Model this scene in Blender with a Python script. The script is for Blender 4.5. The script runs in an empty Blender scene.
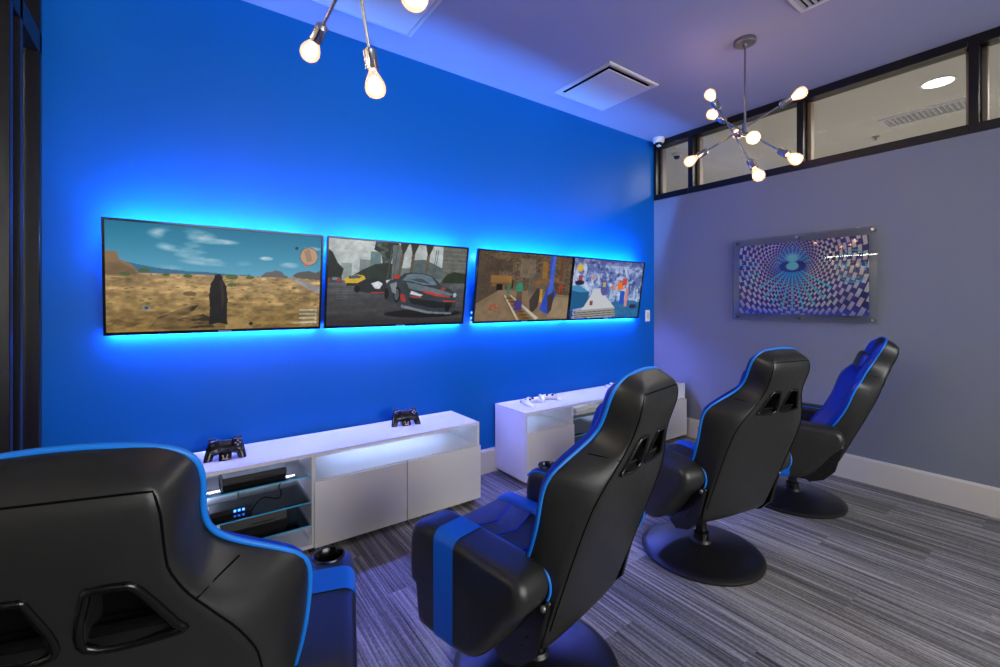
import bpy, bmesh, math, random
import numpy as np
from mathutils import Vector, Matrix
random.seed(7)
PI = math.pi
S = bpy.context.scene
C = S.collection
R = math.radians

# ------------------------------------------------------------ materials
def lin(c):
    return tuple(((x/255)/12.92 if x/255 <= .04045 else ((x/255+.055)/1.055)**2.4) for x in c)
def mat(name, rgb, rough=.5, metal=0., spec=.5, bump=0., bscale=60., var=0., coat=0.):
    m = bpy.data.materials.new(name); m.use_nodes = True
    nt = m.node_tree; b = nt.nodes['Principled BSDF']
    c = lin(rgb)
    b.inputs['Base Color'].default_value = (*c, 1)
    b.inputs['Roughness'].default_value = rough
    b.inputs['Metallic'].default_value = metal
    b.inputs['Specular IOR Level'].default_value = spec
    b.inputs['Coat Weight'].default_value = coat
    tc = nt.nodes.new('ShaderNodeTexCoord')
    n = nt.nodes.new('ShaderNodeTexNoise'); n.inputs['Scale'].default_value = bscale; n.inputs['Detail'].default_value = 3
    nt.links.new(tc.outputs['Object'], n.inputs['Vector'])
    if bump:
        bp = nt.nodes.new('ShaderNodeBump'); bp.inputs['Strength'].default_value = bump; bp.inputs['Distance'].default_value = .01
        nt.links.new(n.outputs['Fac'], bp.inputs['Height']); nt.links.new(bp.outputs['Normal'], b.inputs['Normal'])
    if var:
        r = nt.nodes.new('ShaderNodeValToRGB')
        r.color_ramp.elements[0].position = .3; r.color_ramp.elements[1].position = .7
        r.color_ramp.elements[0].color = (*[x*(1-var) for x in c], 1)
        r.color_ramp.elements[1].color = (*[min(1, x*(1+var)) for x in c], 1)
        nt.links.new(n.outputs['Fac'], r.inputs['Fac']); nt.links.new(r.outputs['Color'], b.inputs['Base Color'])
    return m
def emis(name, rgb, s):
    m = bpy.data.materials.new(name); m.use_nodes = True
    nt = m.node_tree; nt.nodes.clear()
    e = nt.nodes.new('ShaderNodeEmission'); o = nt.nodes.new('ShaderNodeOutputMaterial')
    e.inputs['Color'].default_value = (*rgb, 1); e.inputs['Strength'].default_value = s
    nt.links.new(e.outputs[0], o.inputs[0]); return m
def glassy(name, tint, refl=.08, rough=.0, alpha=1.):
    m = bpy.data.materials.new(name); m.use_nodes = True
    nt = m.node_tree; nt.nodes.clear()
    o = nt.nodes.new('ShaderNodeOutputMaterial'); t = nt.nodes.new('ShaderNodeBsdfTransparent'); g = nt.nodes.new('ShaderNodeBsdfGlossy')
    mx = nt.nodes.new('ShaderNodeMixShader'); lw = nt.nodes.new('ShaderNodeFresnel'); lw.inputs['IOR'].default_value = 1.45
    ad = nt.nodes.new('ShaderNodeMath'); ad.operation = 'MULTIPLY'; ad.inputs[1].default_value = refl/.04
    t.inputs['Color'].default_value = (*tint, 1); g.inputs['Roughness'].default_value = rough
    nt.links.new(lw.outputs[0], ad.inputs[0]); nt.links.new(ad.outputs[0], mx.inputs['Fac'])
    nt.links.new(t.outputs[0], mx.inputs[1]); nt.links.new(g.outputs[0], mx.inputs[2]); nt.links.new(mx.outputs[0], o.inputs[0])
    return m

M = {}
M['blue_wall'] = mat('blue paint', (0, 100, 190), .40, spec=.2, bump=.02, bscale=220)
M['grey_wall'] = mat('slate grey paint', (128, 133, 148), .5, spec=.35, bump=.02, bscale=220)
M['ceil_bluecast'] = mat('ceiling paint', (160, 164, 194), .8, spec=.2, bump=.02, bscale=150)  # white ceiling, with the blue LED cast mixed into its colour
M['base'] = mat('off white trim paint', (214, 208, 204), .45)
M['white'] = mat('white laminate', (232, 229, 226), .32, var=.01, bscale=4)
M['whitefab'] = mat('white plastic', (235, 234, 236), .35)
M['leather'] = mat('black faux leather', (36, 36, 36), .37, spec=.55, bump=.16, bscale=11, var=.12)
M['leatherg'] = mat('grained black leather', (23, 23, 25), .42, spec=.5, bump=.12, bscale=30)
M['blue'] = mat('blue faux leather', (0, 108, 230), .45, bump=.05, bscale=40)
M['bluedeep'] = mat('royal blue faux leather', (0, 50, 190), .45, bump=.08, bscale=25)
M['pipe'] = mat('bright blue piping', (20, 125, 232), .4)
M['gloss'] = mat('glossy black plastic', (12, 12, 13), .18, spec=.6)
M['matte'] = mat('matte black plastic', (16, 16, 18), .5)
M['dark'] = mat('dark recess', (4, 4, 5), .9, spec=.1)
M['basem'] = mat('black powder coated steel', (26, 25, 25), .36, spec=.5, bump=.01, bscale=200)
M['bronze'] = mat('dark bronze aluminium', (19, 16, 20), .35, metal=.0, spec=.4)
M['jamb'] = mat('beige painted jamb', (160, 138, 110), .6)
M['chrome'] = mat('brushed nickel', (190, 190, 192), .22, metal=1.)
M['chromed'] = mat('satin nickel', (150, 150, 156), .3, metal=1.)
M['brass'] = mat('bulb cap brass', (200, 160, 90), .3, metal=1.)
M['grille'] = mat('grey grille', (150, 152, 165), .6)
M['ventframe'] = mat('white diffuser enamel', (205, 205, 215), .5)
M['silver'] = mat('silver knob', (170, 170, 172), .3, metal=.9)
M['glass'] = glassy('window glass', (.93, .95, .96), .06)
M['shelfglass'] = glassy('shelf glass', (.93, .98, .99), .04)
M['glassedge'] = mat('aqua glass edge', (70, 190, 225), .15, spec=.7)
M['acrylic'] = glassy('clear acrylic', (.98, .99, 1.), .05, .02)
M['bulbglow'] = emis('warm filament glow', (1., .66, .38), 22.)
M['bulbglass'] = glassy('warm bulb glass', (1., .86, .72), .03)
_nt = M['bulbglass'].node_tree; _ad = _nt.nodes.new('ShaderNodeAddShader'); _em = _nt.nodes.new('ShaderNodeEmission')
_em.inputs[0].default_value = (1., .52, .30, 1); _em.inputs[1].default_value = .55
_o = [n for n in _nt.nodes if n.type == 'OUTPUT_MATERIAL'][0]; _m = [n for n in _nt.nodes if n.type == 'MIX_SHADER'][0]
_nt.links.new(_m.outputs[0], _ad.inputs[0]); _nt.links.new(_em.outputs[0], _ad.inputs[1]); _nt.links.new(_ad.outputs[0], _o.inputs[0])
M['ledblue'] = emis('blue led strip', (.09, .30, 1.), 560.)
M['ledlav'] = emis('lavender led strip', (.19, .22, 1.), 350.)
M['ledcyan'] = emis('ice blue led strip', (.34, .50, 1.), 26.)
M['ledbayfill'] = emis('soft white bay fill led', (.50, .60, 1.), 45.)
M['leddot'] = emis('blue status light', (.03, .16, 1.), 7.)
M['downl'] = emis('recessed downlight', (1., .93, .82), 14.)
M['corr'] = mat('corridor paint', (196, 190, 178), .8)
M['corrc'] = mat('corridor ceiling paint', (206, 204, 198), .8)
M['cable'] = mat('black cable', (10, 10, 12), .5)
M['smoke'] = mat('dark camera lens', (20, 20, 24), .1)

def carpet_mat():
    m = bpy.data.materials.new('striped carpet planks'); m.use_nodes = True
    nt = m.node_tree; N = nt.nodes; L = nt.links; b = N['Principled BSDF']
    b.inputs['Roughness'].default_value = .95; b.inputs['Specular IOR Level'].default_value = .1
    tc = N.new('ShaderNodeTexCoord'); sep = N.new('ShaderNodeSeparateXYZ'); L.new(tc.outputs['Object'], sep.inputs[0])
    def math_(op, a, b_=None, c=None):
        n = N.new('ShaderNodeMath'); n.operation = op
        for i, v in enumerate((a, b_, c)):
            if v is None: continue
            if isinstance(v, (int, float)): n.inputs[i].default_value = v
            else: L.new(v, n.inputs[i])
        return n.outputs[0]
    X, Y = sep.outputs[0], sep.outputs[1]
    px = math_('DIVIDE', X, .25); pi_ = math_('FLOOR', px)
    off = math_('MULTIPLY', pi_, .37)
    py = math_('FLOOR', math_('ADD', math_('DIVIDE', Y, 1.0), off))
    cid = N.new('ShaderNodeCombineXYZ'); L.new(pi_, cid.inputs[0]); L.new(py, cid.inputs[1])
    wn = N.new('ShaderNodeTexWhiteNoise'); L.new(cid.outputs[0], wn.inputs['Vector'])
    def noise(sx, sy, detail, z=None):
        c = N.new('ShaderNodeCombineXYZ'); L.new(math_('MULTIPLY', X, sx), c.inputs[0])
        L.new(math_('MULTIPLY', Y, sy), c.inputs[1])
        L.new(math_('MULTIPLY', wn.outputs['Value'], 37.), c.inputs[2])
        n = N.new('ShaderNodeTexNoise'); n.inputs['Scale'].default_value = 1; n.inputs['Detail'].default_value = detail
        L.new(c.outputs[0], n.inputs['Vector']); return n.outputs['Fac']
    n1 = noise(26, .8, 3)       # broad bands inside a plank
    n2 = noise(130, 2.0, 2)       # fine ribs
    n3 = noise(170, 90, 1)       # tufts
    v = math_('ADD', math_('MULTIPLY', n1, .48), math_('MULTIPLY', n2, .80))
    v = math_('ADD', v, math_('MULTIPLY', n3, .22))
    v = math_('ADD', v, math_('MULTIPLY', wn.outputs['Value'], .13))
    r = N.new('ShaderNodeValToRGB'); e = r.color_ramp.elements
    e[0].position = .52; e[0].color = (*lin((66, 65, 66)), 1)
    e[1].position = 1.05 if False else 1.0; e[1].color = (*lin((190, 186, 184)), 1)
    x = e.new(.72); x.color = (*lin((108, 106, 105)), 1)
    x = e.new(.84); x.color = (*lin((142, 139, 137)), 1)
    L.new(v, r.inputs['Fac'])
    L.new(r.outputs['Color'], b.inputs['Base Color'])
    bp = N.new('ShaderNodeBump'); bp.inputs['Strength'].default_value = .3; bp.inputs['Distance'].default_value = .004
    L.new(v, bp.inputs['Height']); L.new(bp.outputs['Normal'], b.inputs['Normal'])
    return m
M['carpet'] = carpet_mat()

def pic_mat(name, strength=1., glossy=.0, emit=True):
    m = bpy.data.materials.new(name); m.use_nodes = True
    nt = m.node_tree; b = nt.nodes['Principled BSDF']
    a = nt.nodes.new('ShaderNodeAttribute'); a.attribute_name = 'Col'
    if emit:
        b.inputs['Base Color'].default_value = (.01, .01, .01, 1)
        nt.links.new(a.outputs['Color'], b.inputs['Emission Color']); b.inputs['Emission Strength'].default_value = strength
        b.inputs['Roughness'].default_value = .35; b.inputs['Specular IOR Level'].default_value = .15
    else:
        nt.links.new(a.outputs['Color'], b.inputs['Base Color']); b.inputs['Roughness'].default_value = .3
    return m
M['screen'] = pic_mat('lit screen', 1.0)
M['print'] = pic_mat('printed picture', emit=False)

# ------------------------------------------------------------ mesh helpers
def BM(): return bmesh.new()
def add_box(bm, x0, x1, y0, y1, z0, z1, bev=0., seg=2):
    r = bmesh.ops.create_cube(bm, size=1)
    vs = r['verts']
    for v in vs:
        v.co = Vector(((x0+x1)/2+v.co.x*(x1-x0), (y0+y1)/2+v.co.y*(y1-y0), (z0+z1)/2+v.co.z*(z1-z0)))
    if bev:
        es = list({e for v in vs for e in v.link_edges})
        bmesh.ops.bevel(bm, geom=es, offset=bev, segments=seg, profile=.5, affect='EDGES', clamp_overlap=True)
    return bm
def add_prism(bm, pts, x0, x1, axis='X', bev=0., seg=3):
    """closed outline (2-D) swept along an axis"""
    def P(a, b, c):
        return {'X': (c, a, b), 'Y': (a, c, b), 'Z': (a, b, c)}[axis]
    v0 = [bm.verts.new(P(a, b, x0)) for a, b in pts]; v1 = [bm.verts.new(P(a, b, x1)) for a, b in pts]
    n = len(pts); fs = []
    f0 = bm.faces.new(v0[::-1]); f1 = bm.faces.new(v1)
    for i in range(n): bm.faces.new((v0[i], v0[(i+1) % n], v1[(i+1) % n], v1[i]))
    bmesh.ops.recalc_face_normals(bm, faces=bm.faces)
    if bev:
        es = list(set(f0.edges) | set(f1.edges))
        bmesh.ops.bevel(bm, geom=es, offset=bev, segments=seg, profile=.5, affect='EDGES', clamp_overlap=True)
    return bm
def add_cushion(bm, pts, x0, x1, r, grow=0., seg=6):
    """a closed outline (y, z) swept from x0 to x1 with softly rounded side edges"""
    n = len(pts); A = sum(pts[i][0]*pts[(i+1) % n][1]-pts[(i+1) % n][0]*pts[i][1] for i in range(n)); sg = 1 if A > 0 else -1
    nr = []
    for i in range(n):
        a, b = Vector(pts[i-3]), Vector(pts[(i+3) % n]); d = (b-a).normalized(); nr.append(Vector((d.y, -d.x))*sg)
    x0, x1 = min(x0, x1)-grow*.5, max(x0, x1)+grow*.5
    secs = [(x0+r*(1-math.cos(a)), r*(1-math.sin(a))) for a in [PI/2*k/seg for k in range(seg+1)]]
    secs += [(x1-(x-x0), i) for x, i in secs[::-1]]
    rings = []
    for x, ins in secs: rings.append([bm.verts.new((x, p[0]-q.x*(ins-grow), p[1]-q.y*(ins-grow))) for p, q in zip(pts, nr)])
    for a, b in zip(rings, rings[1:]):
        for k in range(n): bm.faces.new((a[k], a[(k+1) % n], b[(k+1) % n], b[k]))
    bm.faces.new(rings[0]); bm.faces.new(rings[-1])
    bmesh.ops.recalc_face_normals(bm, faces=bm.faces)
    return bm
def add_lathe(bm, prof, cx=0, cy=0, cz=0, n=40, mtx=None):
    rings = []
    for r, z in prof:
        if r < 1e-6: rings.append([bm.verts.new((cx, cy, cz+z))])
        else: rings.append([bm.verts.new((cx+r*math.cos(2*PI*k/n), cy+r*math.sin(2*PI*k/n), cz+z)) for k in range(n)])
    allv = [v for r in rings for v in r]
    for a, b in zip(rings, rings[1:]):
        for k in range(n):
            k2 = (k+1) % n
            if len(a) == 1 and len(b) == 1: continue
            if len(a) == 1: bm.faces.new((a[0], b[k], b[k2]))
            elif len(b) == 1: bm.faces.new((a[k], a[k2], b[0]))
            else: bm.faces.new((a[k], a[k2], b[k2], b[k]))
    if mtx is not None:
        for v in allv: v.co = mtx @ v.co
    bmesh.ops.recalc_face_normals(bm, faces=bm.faces)
    return bm
def catmull(P, per=6, closed=False):
    P = [Vector(p) for p in P]; out = []; n = len(P)
    rng = n if closed else n-1
    for i in range(rng):
        g = (lambda j: P[j % n]) if closed else (lambda j: P[max(0, min(n-1, j))])
        p0, p1, p2, p3 = g(i-1), g(i), g(i+1), g(i+2)
        for k in range(per):
            t = k/per
            out.append(.5*((2*p1)+(-p0+p2)*t+(2*p0-5*p1+4*p2-p3)*t*t+(-p0+3*p1-3*p2+p3)*t**3))
    if not closed: out.append(P[-1])
    return out
def add_tube(bm, pts, r, n=8, closed=False, caps=True):
    pts = [Vector(p) for p in pts]; m = len(pts); rings = []
    if not callable(r): rr = lambda i: r
    else: rr = r
    up = Vector((0, 0, 1)); prev = None
    for i, p in enumerate(pts):
        if closed: d = pts[(i+1) % m]-pts[i-1]
        else: d = pts[min(m-1, i+1)]-pts[max(0, i-1)]
        if d.length < 1e-9: d = Vector((0, 0, 1))
        d.normalize()
        if prev is None:
            a = d.cross(up) if abs(d.z) < .95 else d.cross(Vector((1, 0, 0)))
        else: a = prev-d*prev.dot(d)
        a.normalize(); prev = a; b = d.cross(a)
        rings.append([bm.verts.new(p+(a*math.cos(2*PI*k/n)+b*math.sin(2*PI*k/n))*rr(i)) for k in range(n)])
    for i in range(m if closed else m-1):
        A, B = rings[i], rings[(i+1) % m]
        for k in range(n): bm.faces.new((A[k], A[(k+1) % n], B[(k+1) % n], B[k]))
    if not closed and caps:
        bm.faces.new(rings[0][::-1]); bm.faces.new(rings[-1])
    bmesh.ops.recalc_face_normals(bm, faces=bm.faces)
    return bm
def add_ball(bm, c, r, sc=(1, 1, 1), u=20, v=12):
    q = bmesh.ops.create_uvsphere(bm, u_segments=u, v_segments=v, radius=r)
    for w in q['verts']: w.co = Vector((c[0]+w.co.x*sc[0], c[1]+w.co.y*sc[1], c[2]+w.co.z*sc[2]))
    return bm
def obj(name, bm, m, parent=None, smooth=True, ang=38, loc=None):
    me = bpy.data.meshes.new(name); bm.to_mesh(me); bm.free()
    for k in (m if isinstance(m, (list, tuple)) else [m]): me.materials.append(M[k])
    if smooth:
        me.shade_smooth(); me.set_sharp_from_angle(angle=R(ang))
    o = bpy.data.objects.new(name, me); C.objects.link(o)
    if parent: o.parent = parent
    if loc: o.location = loc
    return o
def tag(o, label, cat, group=None, kind=None):
    o['label'] = label; o['category'] = cat
    if group: o['group'] = group
    if kind: o['kind'] = kind
    return o
def thing(name, label, cat, loc=(0, 0, 0), rz=0, group=None):
    o = bpy.data.objects.new(name, None); C.objects.link(o); o.empty_display_size = .1
    o.location = loc; o.rotation_euler = (0, 0, rz)
    return tag(o, label, cat, group)
def struct(name, bm, m, parent=None, smooth=False):
    o = obj(name, bm, m, parent, smooth)
    if not parent: o['kind'] = 'structure'
    return o
def copy_tree(o, parent=None):
    c = o.copy(); C.objects.link(c)
    if parent: c.parent = parent
    for ch in list(o.children): copy_tree(ch, c)
    return c
def boolean(o, cutter_bm):
    me = bpy.data.meshes.new('cut'); cutter_bm.to_mesh(me); cutter_bm.free()
    c = bpy.data.objects.new('cut', me); C.objects.link(c)
    c.matrix_world = o.matrix_world
    md = o.modifiers.new('b', 'BOOLEAN'); md.operation = 'DIFFERENCE'; md.solver = 'EXACT'; md.object = c
    dg = bpy.context.evaluated_depsgraph_get(); dg.update()
    new = bpy.data.meshes.new_from_object(o.evaluated_get(dg), preserve_all_data_layers=True, depsgraph=dg)
    o.modifiers.clear(); old = o.data; o.data = new
    nm = old.name; bpy.data.meshes.remove(old); new.name = nm
    bpy.data.objects.remove(c); bpy.data.meshes.remove(me)
    new.shade_smooth(); new.set_sharp_from_angle(angle=R(38))

# ------------------------------------------------------------ the room
XL, XR, YB, YF, H = -.5, 4.0, 2.805, -3.2, 2.957
ZT = 2.35                       # underside of the transom band
def wbox(name, m, *a, parent=None): return struct(name, add_box(BM(), *a), m, parent)
wbox('floor', 'carpet', XL-.3, XR+.12, YF-.1, YB+.1, -.1, 0)
wbox('ceiling', 'ceil_bluecast', XL-.1, XR+.1, YF-.1, YB+.1, H, H+.1)
wbox('wall_back', 'blue_wall', XL-.1, XR, YB, YB+.1, 0, H)
wbox('wall_right', 'grey_wall', XR, XR+.1, YF, YB, 0, ZT)
wbox('wall_front', 'grey_wall', XL, XR, YF-.1, YF, 0, .35)
def baseboard(name, pts, x0, x1, axis):
    struct(name, add_prism(BM(), pts, x0, x1, axis), 'base')
baseboard('baseboard_right', [(XR, 0), (XR-.016, 0), (XR-.016, .165), (XR-.010, .180), (XR, .180)], YF, YB, 'Y')
baseboard('baseboard_back', [(YB, 0), (YB-.016, 0), (YB-.016, .165), (YB-.010, .180), (YB, .180)], XL, XR-.016, 'X')

# transom windows above the grey wall
mull = [(YB, YB-.03), (2.42, 2.37), (1.486, 1.44), (.535, .49), (-.42, -.465), (-1.38, -1.425), (-2.3, -2.345), (YF+.03, YF)]
for i in range(len(mull)-1):
    a, b = mull[i][1], mull[i+1][0]
    w = bpy.data.objects.new('window_%d' % (i+1), None); C.objects.link(w); w['kind'] = 'structure'
    w.location = (XR, (a+b)/2, ZT)
    def P(name, bx, m):
        x0, x1, y0, y1, z0, z1 = bx
        return obj(name, add_box(BM(), x0-XR, x1-XR, y0-(a+b)/2, y1-(a+b)/2, z0-ZT, z1-ZT, .003, 1), m, w, True)
    e0 = mull[i][0] if i == 0 else mull[i][0]
    e1 = mull[i+1][1] if i == len(mull)-2 else mull[i+1][0]
    P('window_rail', (XR-.012, XR+.1, e1, e0, ZT, ZT+.058), 'bronze')
    P('window_rail', (XR-.012, XR+.1, e1, e0, H-.062, H), 'bronze')
    P('mullion', (XR-.012, XR+.1, mull[i][1], mull[i][0], ZT+.058, H-.062), 'bronze')
    if i == len(mull)-2: P('mullion', (XR-.012, XR+.1, mull[i+1][1], mull[i+1][0], ZT+.058, H-.062), 'bronze')
    P('jamb', (XR+.065, XR+.13, a-.028, a+.0, ZT+.058, H-.062), 'jamb')
    P('jamb', (XR+.065, XR+.13, b, b+.022, ZT+.058, H-.062), 'jamb')
    P('pane', (XR+.045, XR+.051, b, a, ZT+.058, H-.062), 'glass')
# corridor beyond
HC = 3.0
wbox('trim_1', 'corrc', XR+.1, 7.2, YF, 4.6, HC, HC+.08)
bm = BM(); add_box(bm, 7.2, 7.3, YF, 4.7, 0, HC); add_box(bm, XR+.1, 7.3, 4.6, 4.7, 0, HC)
struct('wall_corridor', bm, 'corr')
wbox('floor_corridor', 'corr', XR+.12, 7.2, YF, 4.7, -.1, 0)
# left storefront, black framed glass
lw = bpy.data.objects.new('window_8', None); C.objects.link(lw); lw['kind'] = 'structure'; lw.location = (XL, 0, 0)
def LP(name, y0, y1, z0, z1, m, x0=-.09, x1=0.): return obj(name, add_box(BM(), x0, x1, y0, y1, z0, z1, .003, 1), m, lw)
ly = [2.765, 2.47, 2.345, 1.0, -.4, -1.8, -3.15]
for y in ly: LP('mullion', y, y+.038, .0, H, 'bronze')
LP('window_rail', YF, YB, 2.40, 2.49, 'bronze'); LP('window_rail', YF, YB, H-.07, H, 'bronze'); LP('window_rail', YF, YB, 0, .12, 'bronze')
for a, b in zip(ly, ly[1:]):
    LP('pane', b+.038, a, .12, 2.40, 'glass', -.05, -.044); LP('pane', b+.038, a, 2.49, H-.07, 'glass', -.05, -.044)
wbox('wall_left', 'corr', XL-1.5, XL-1.4, YF, YB+.4, 0, HC)
wbox('wall_left_end', 'corr', XL-1.4, XL-.1, YB+.1, YB+.2, 0, HC)
# assumed front glazing, unseen behind the camera, letting the fill light in
fwn = bpy.data.objects.new('window_9', None); C.objects.link(fwn); fwn['kind'] = 'structure'; fwn.location = (0, YF, 0)
for x in (XL+.05, 1.0, 2.5, XR-.05): obj('mullion', add_box(BM(), x-.04, x+.04, -.08, 0, .35, H, .003, 1), 'bronze', fwn)
for z in (.35, H-.06): obj('window_rail', add_box(BM(), XL, XR, -.08, 0, z, z+.06, .003, 1), 'bronze', fwn)
obj('pane', add_box(BM(), XL, XR, -.05, -.044, .4, H-.06), 'glass', fwn)

# ------------------------------------------------------------ painted pictures for the screens
def canvas(w, h, c=(0, 0, 0)):
    A = np.zeros((h, w, 3)); A[:] = np.array(c)/255.; return A
def grids(A):
    h, w = A.shape[:2]; v, u = np.mgrid[0:h, 0:w]; return (u+.5)/w, (v+.5)/h      # v down
rng = np.random.RandomState(3)
def fbm(A, sx, sy, seed=0, octv=4):
    h, w = A.shape[:2]; U, V = grids(A); out = np.zeros((h, w)); amp = 1; tot = 0
    for o in range(octv):
        nx, ny = int(sx*2**o)+2, int(sy*2**o)+2
        g = np.random.RandomState(seed*17+o).rand(ny+1, nx+1)
        x = U*(nx-1); y = V*(ny-1); xi = x.astype(int); yi = y.astype(int); fx = x-xi; fy = y-yi
        fx = fx*fx*(3-2*fx); fy = fy*fy*(3-2*fy)
        out += amp*((g[yi, xi]*(1-fx)+g[yi, xi+1]*fx)*(1-fy)+(g[yi+1, xi]*(1-fx)+g[yi+1, xi+1]*fx)*fy)
        tot += amp; amp *= .55
    return out/tot
def blend(A, mask, c, a=1.):
    c = np.array(c)/255.; m = (mask*a)[..., None]; A[:] = A*(1-m)+c*m
def poly(A, pts, c, a=1., tex=None):
    U, V = grids(A); ins = np.zeros(U.shape, bool); n = len(pts)
    for i in range(n):
        x0, y0 = pts[i]; x1, y1 = pts[(i+1) % n]
        if y0 == y1: continue
        cond = ((V > min(y0, y1)) & (V <= max(y0, y1)))
        xi = x0+(V-y0)/(y1-y0)*(x1-x0); ins ^= cond & (U < xi)
    m = ins.astype(float)
    if tex is not None: m = m*tex
    blend(A, m, c, a)
def ell(A, x, y, rx, ry, c, a=1., soft=.0):
    U, V = grids(A); d = np.sqrt(((U-x)/rx)**2+((V-y)/ry)**2)
    m = np.clip((1-d)/soft, 0, 1) if soft else (d < 1).astype(float)
    blend(A, m, c, a)
def rect(A, x0, y0, x1, y1, c, a=1.): poly(A, [(x0, y0), (x1, y0), (x1, y1), (x0, y1)], c, a)
def picture(name, A, w, h, m, parent, y=0., loc=(0, 0, 0)):
    """one flat grid in XZ facing -Y, coloured per point"""
    H_, W_ = A.shape[:2]
    xs = (np.arange(W_)/(W_-1)-.5)*w; zs = (.5-np.arange(H_)/(H_-1))*h
    co = np.zeros((H_, W_, 3)); co[..., 0] = xs[None]; co[..., 1] = y; co[..., 2] = zs[:, None]
    idx = np.arange(H_*W_).reshape(H_, W_)
    q = np.stack([idx[1:, :-1], idx[1:, 1:], idx[:-1, 1:], idx[:-1, :-1]], -1).reshape(-1, 4)
    me = bpy.data.meshes.new(name); me.vertices.add(H_*W_); me.vertices.foreach_set('co', co.ravel())
    me.loops.add(q.size); me.loops.foreach_set('vertex_index', q.ravel().astype(np.int32))
    me.polygons.add(len(q)); me.polygons.foreach_set('loop_start', (np.arange(len(q))*4).astype(np.int32))
    me.update(calc_edges=True)
    s = np.clip(A, 0, 1); l = np.where(s <= .04045, s/12.92, ((s+.055)/1.055)**2.4)
    at = me.color_attributes.new('Col', 'FLOAT_COLOR', 'POINT')
    rgba = np.ones((H_*W_, 4)); rgba[:, :3] = l.reshape(-1, 3); at.data.foreach_set('color', rgba.ravel())
    me.materials.append(M[m]); me.validate()
    o = bpy.data.objects.new(name, me); C.objects.link(o); o.parent = parent; o.location = loc; return o

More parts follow.
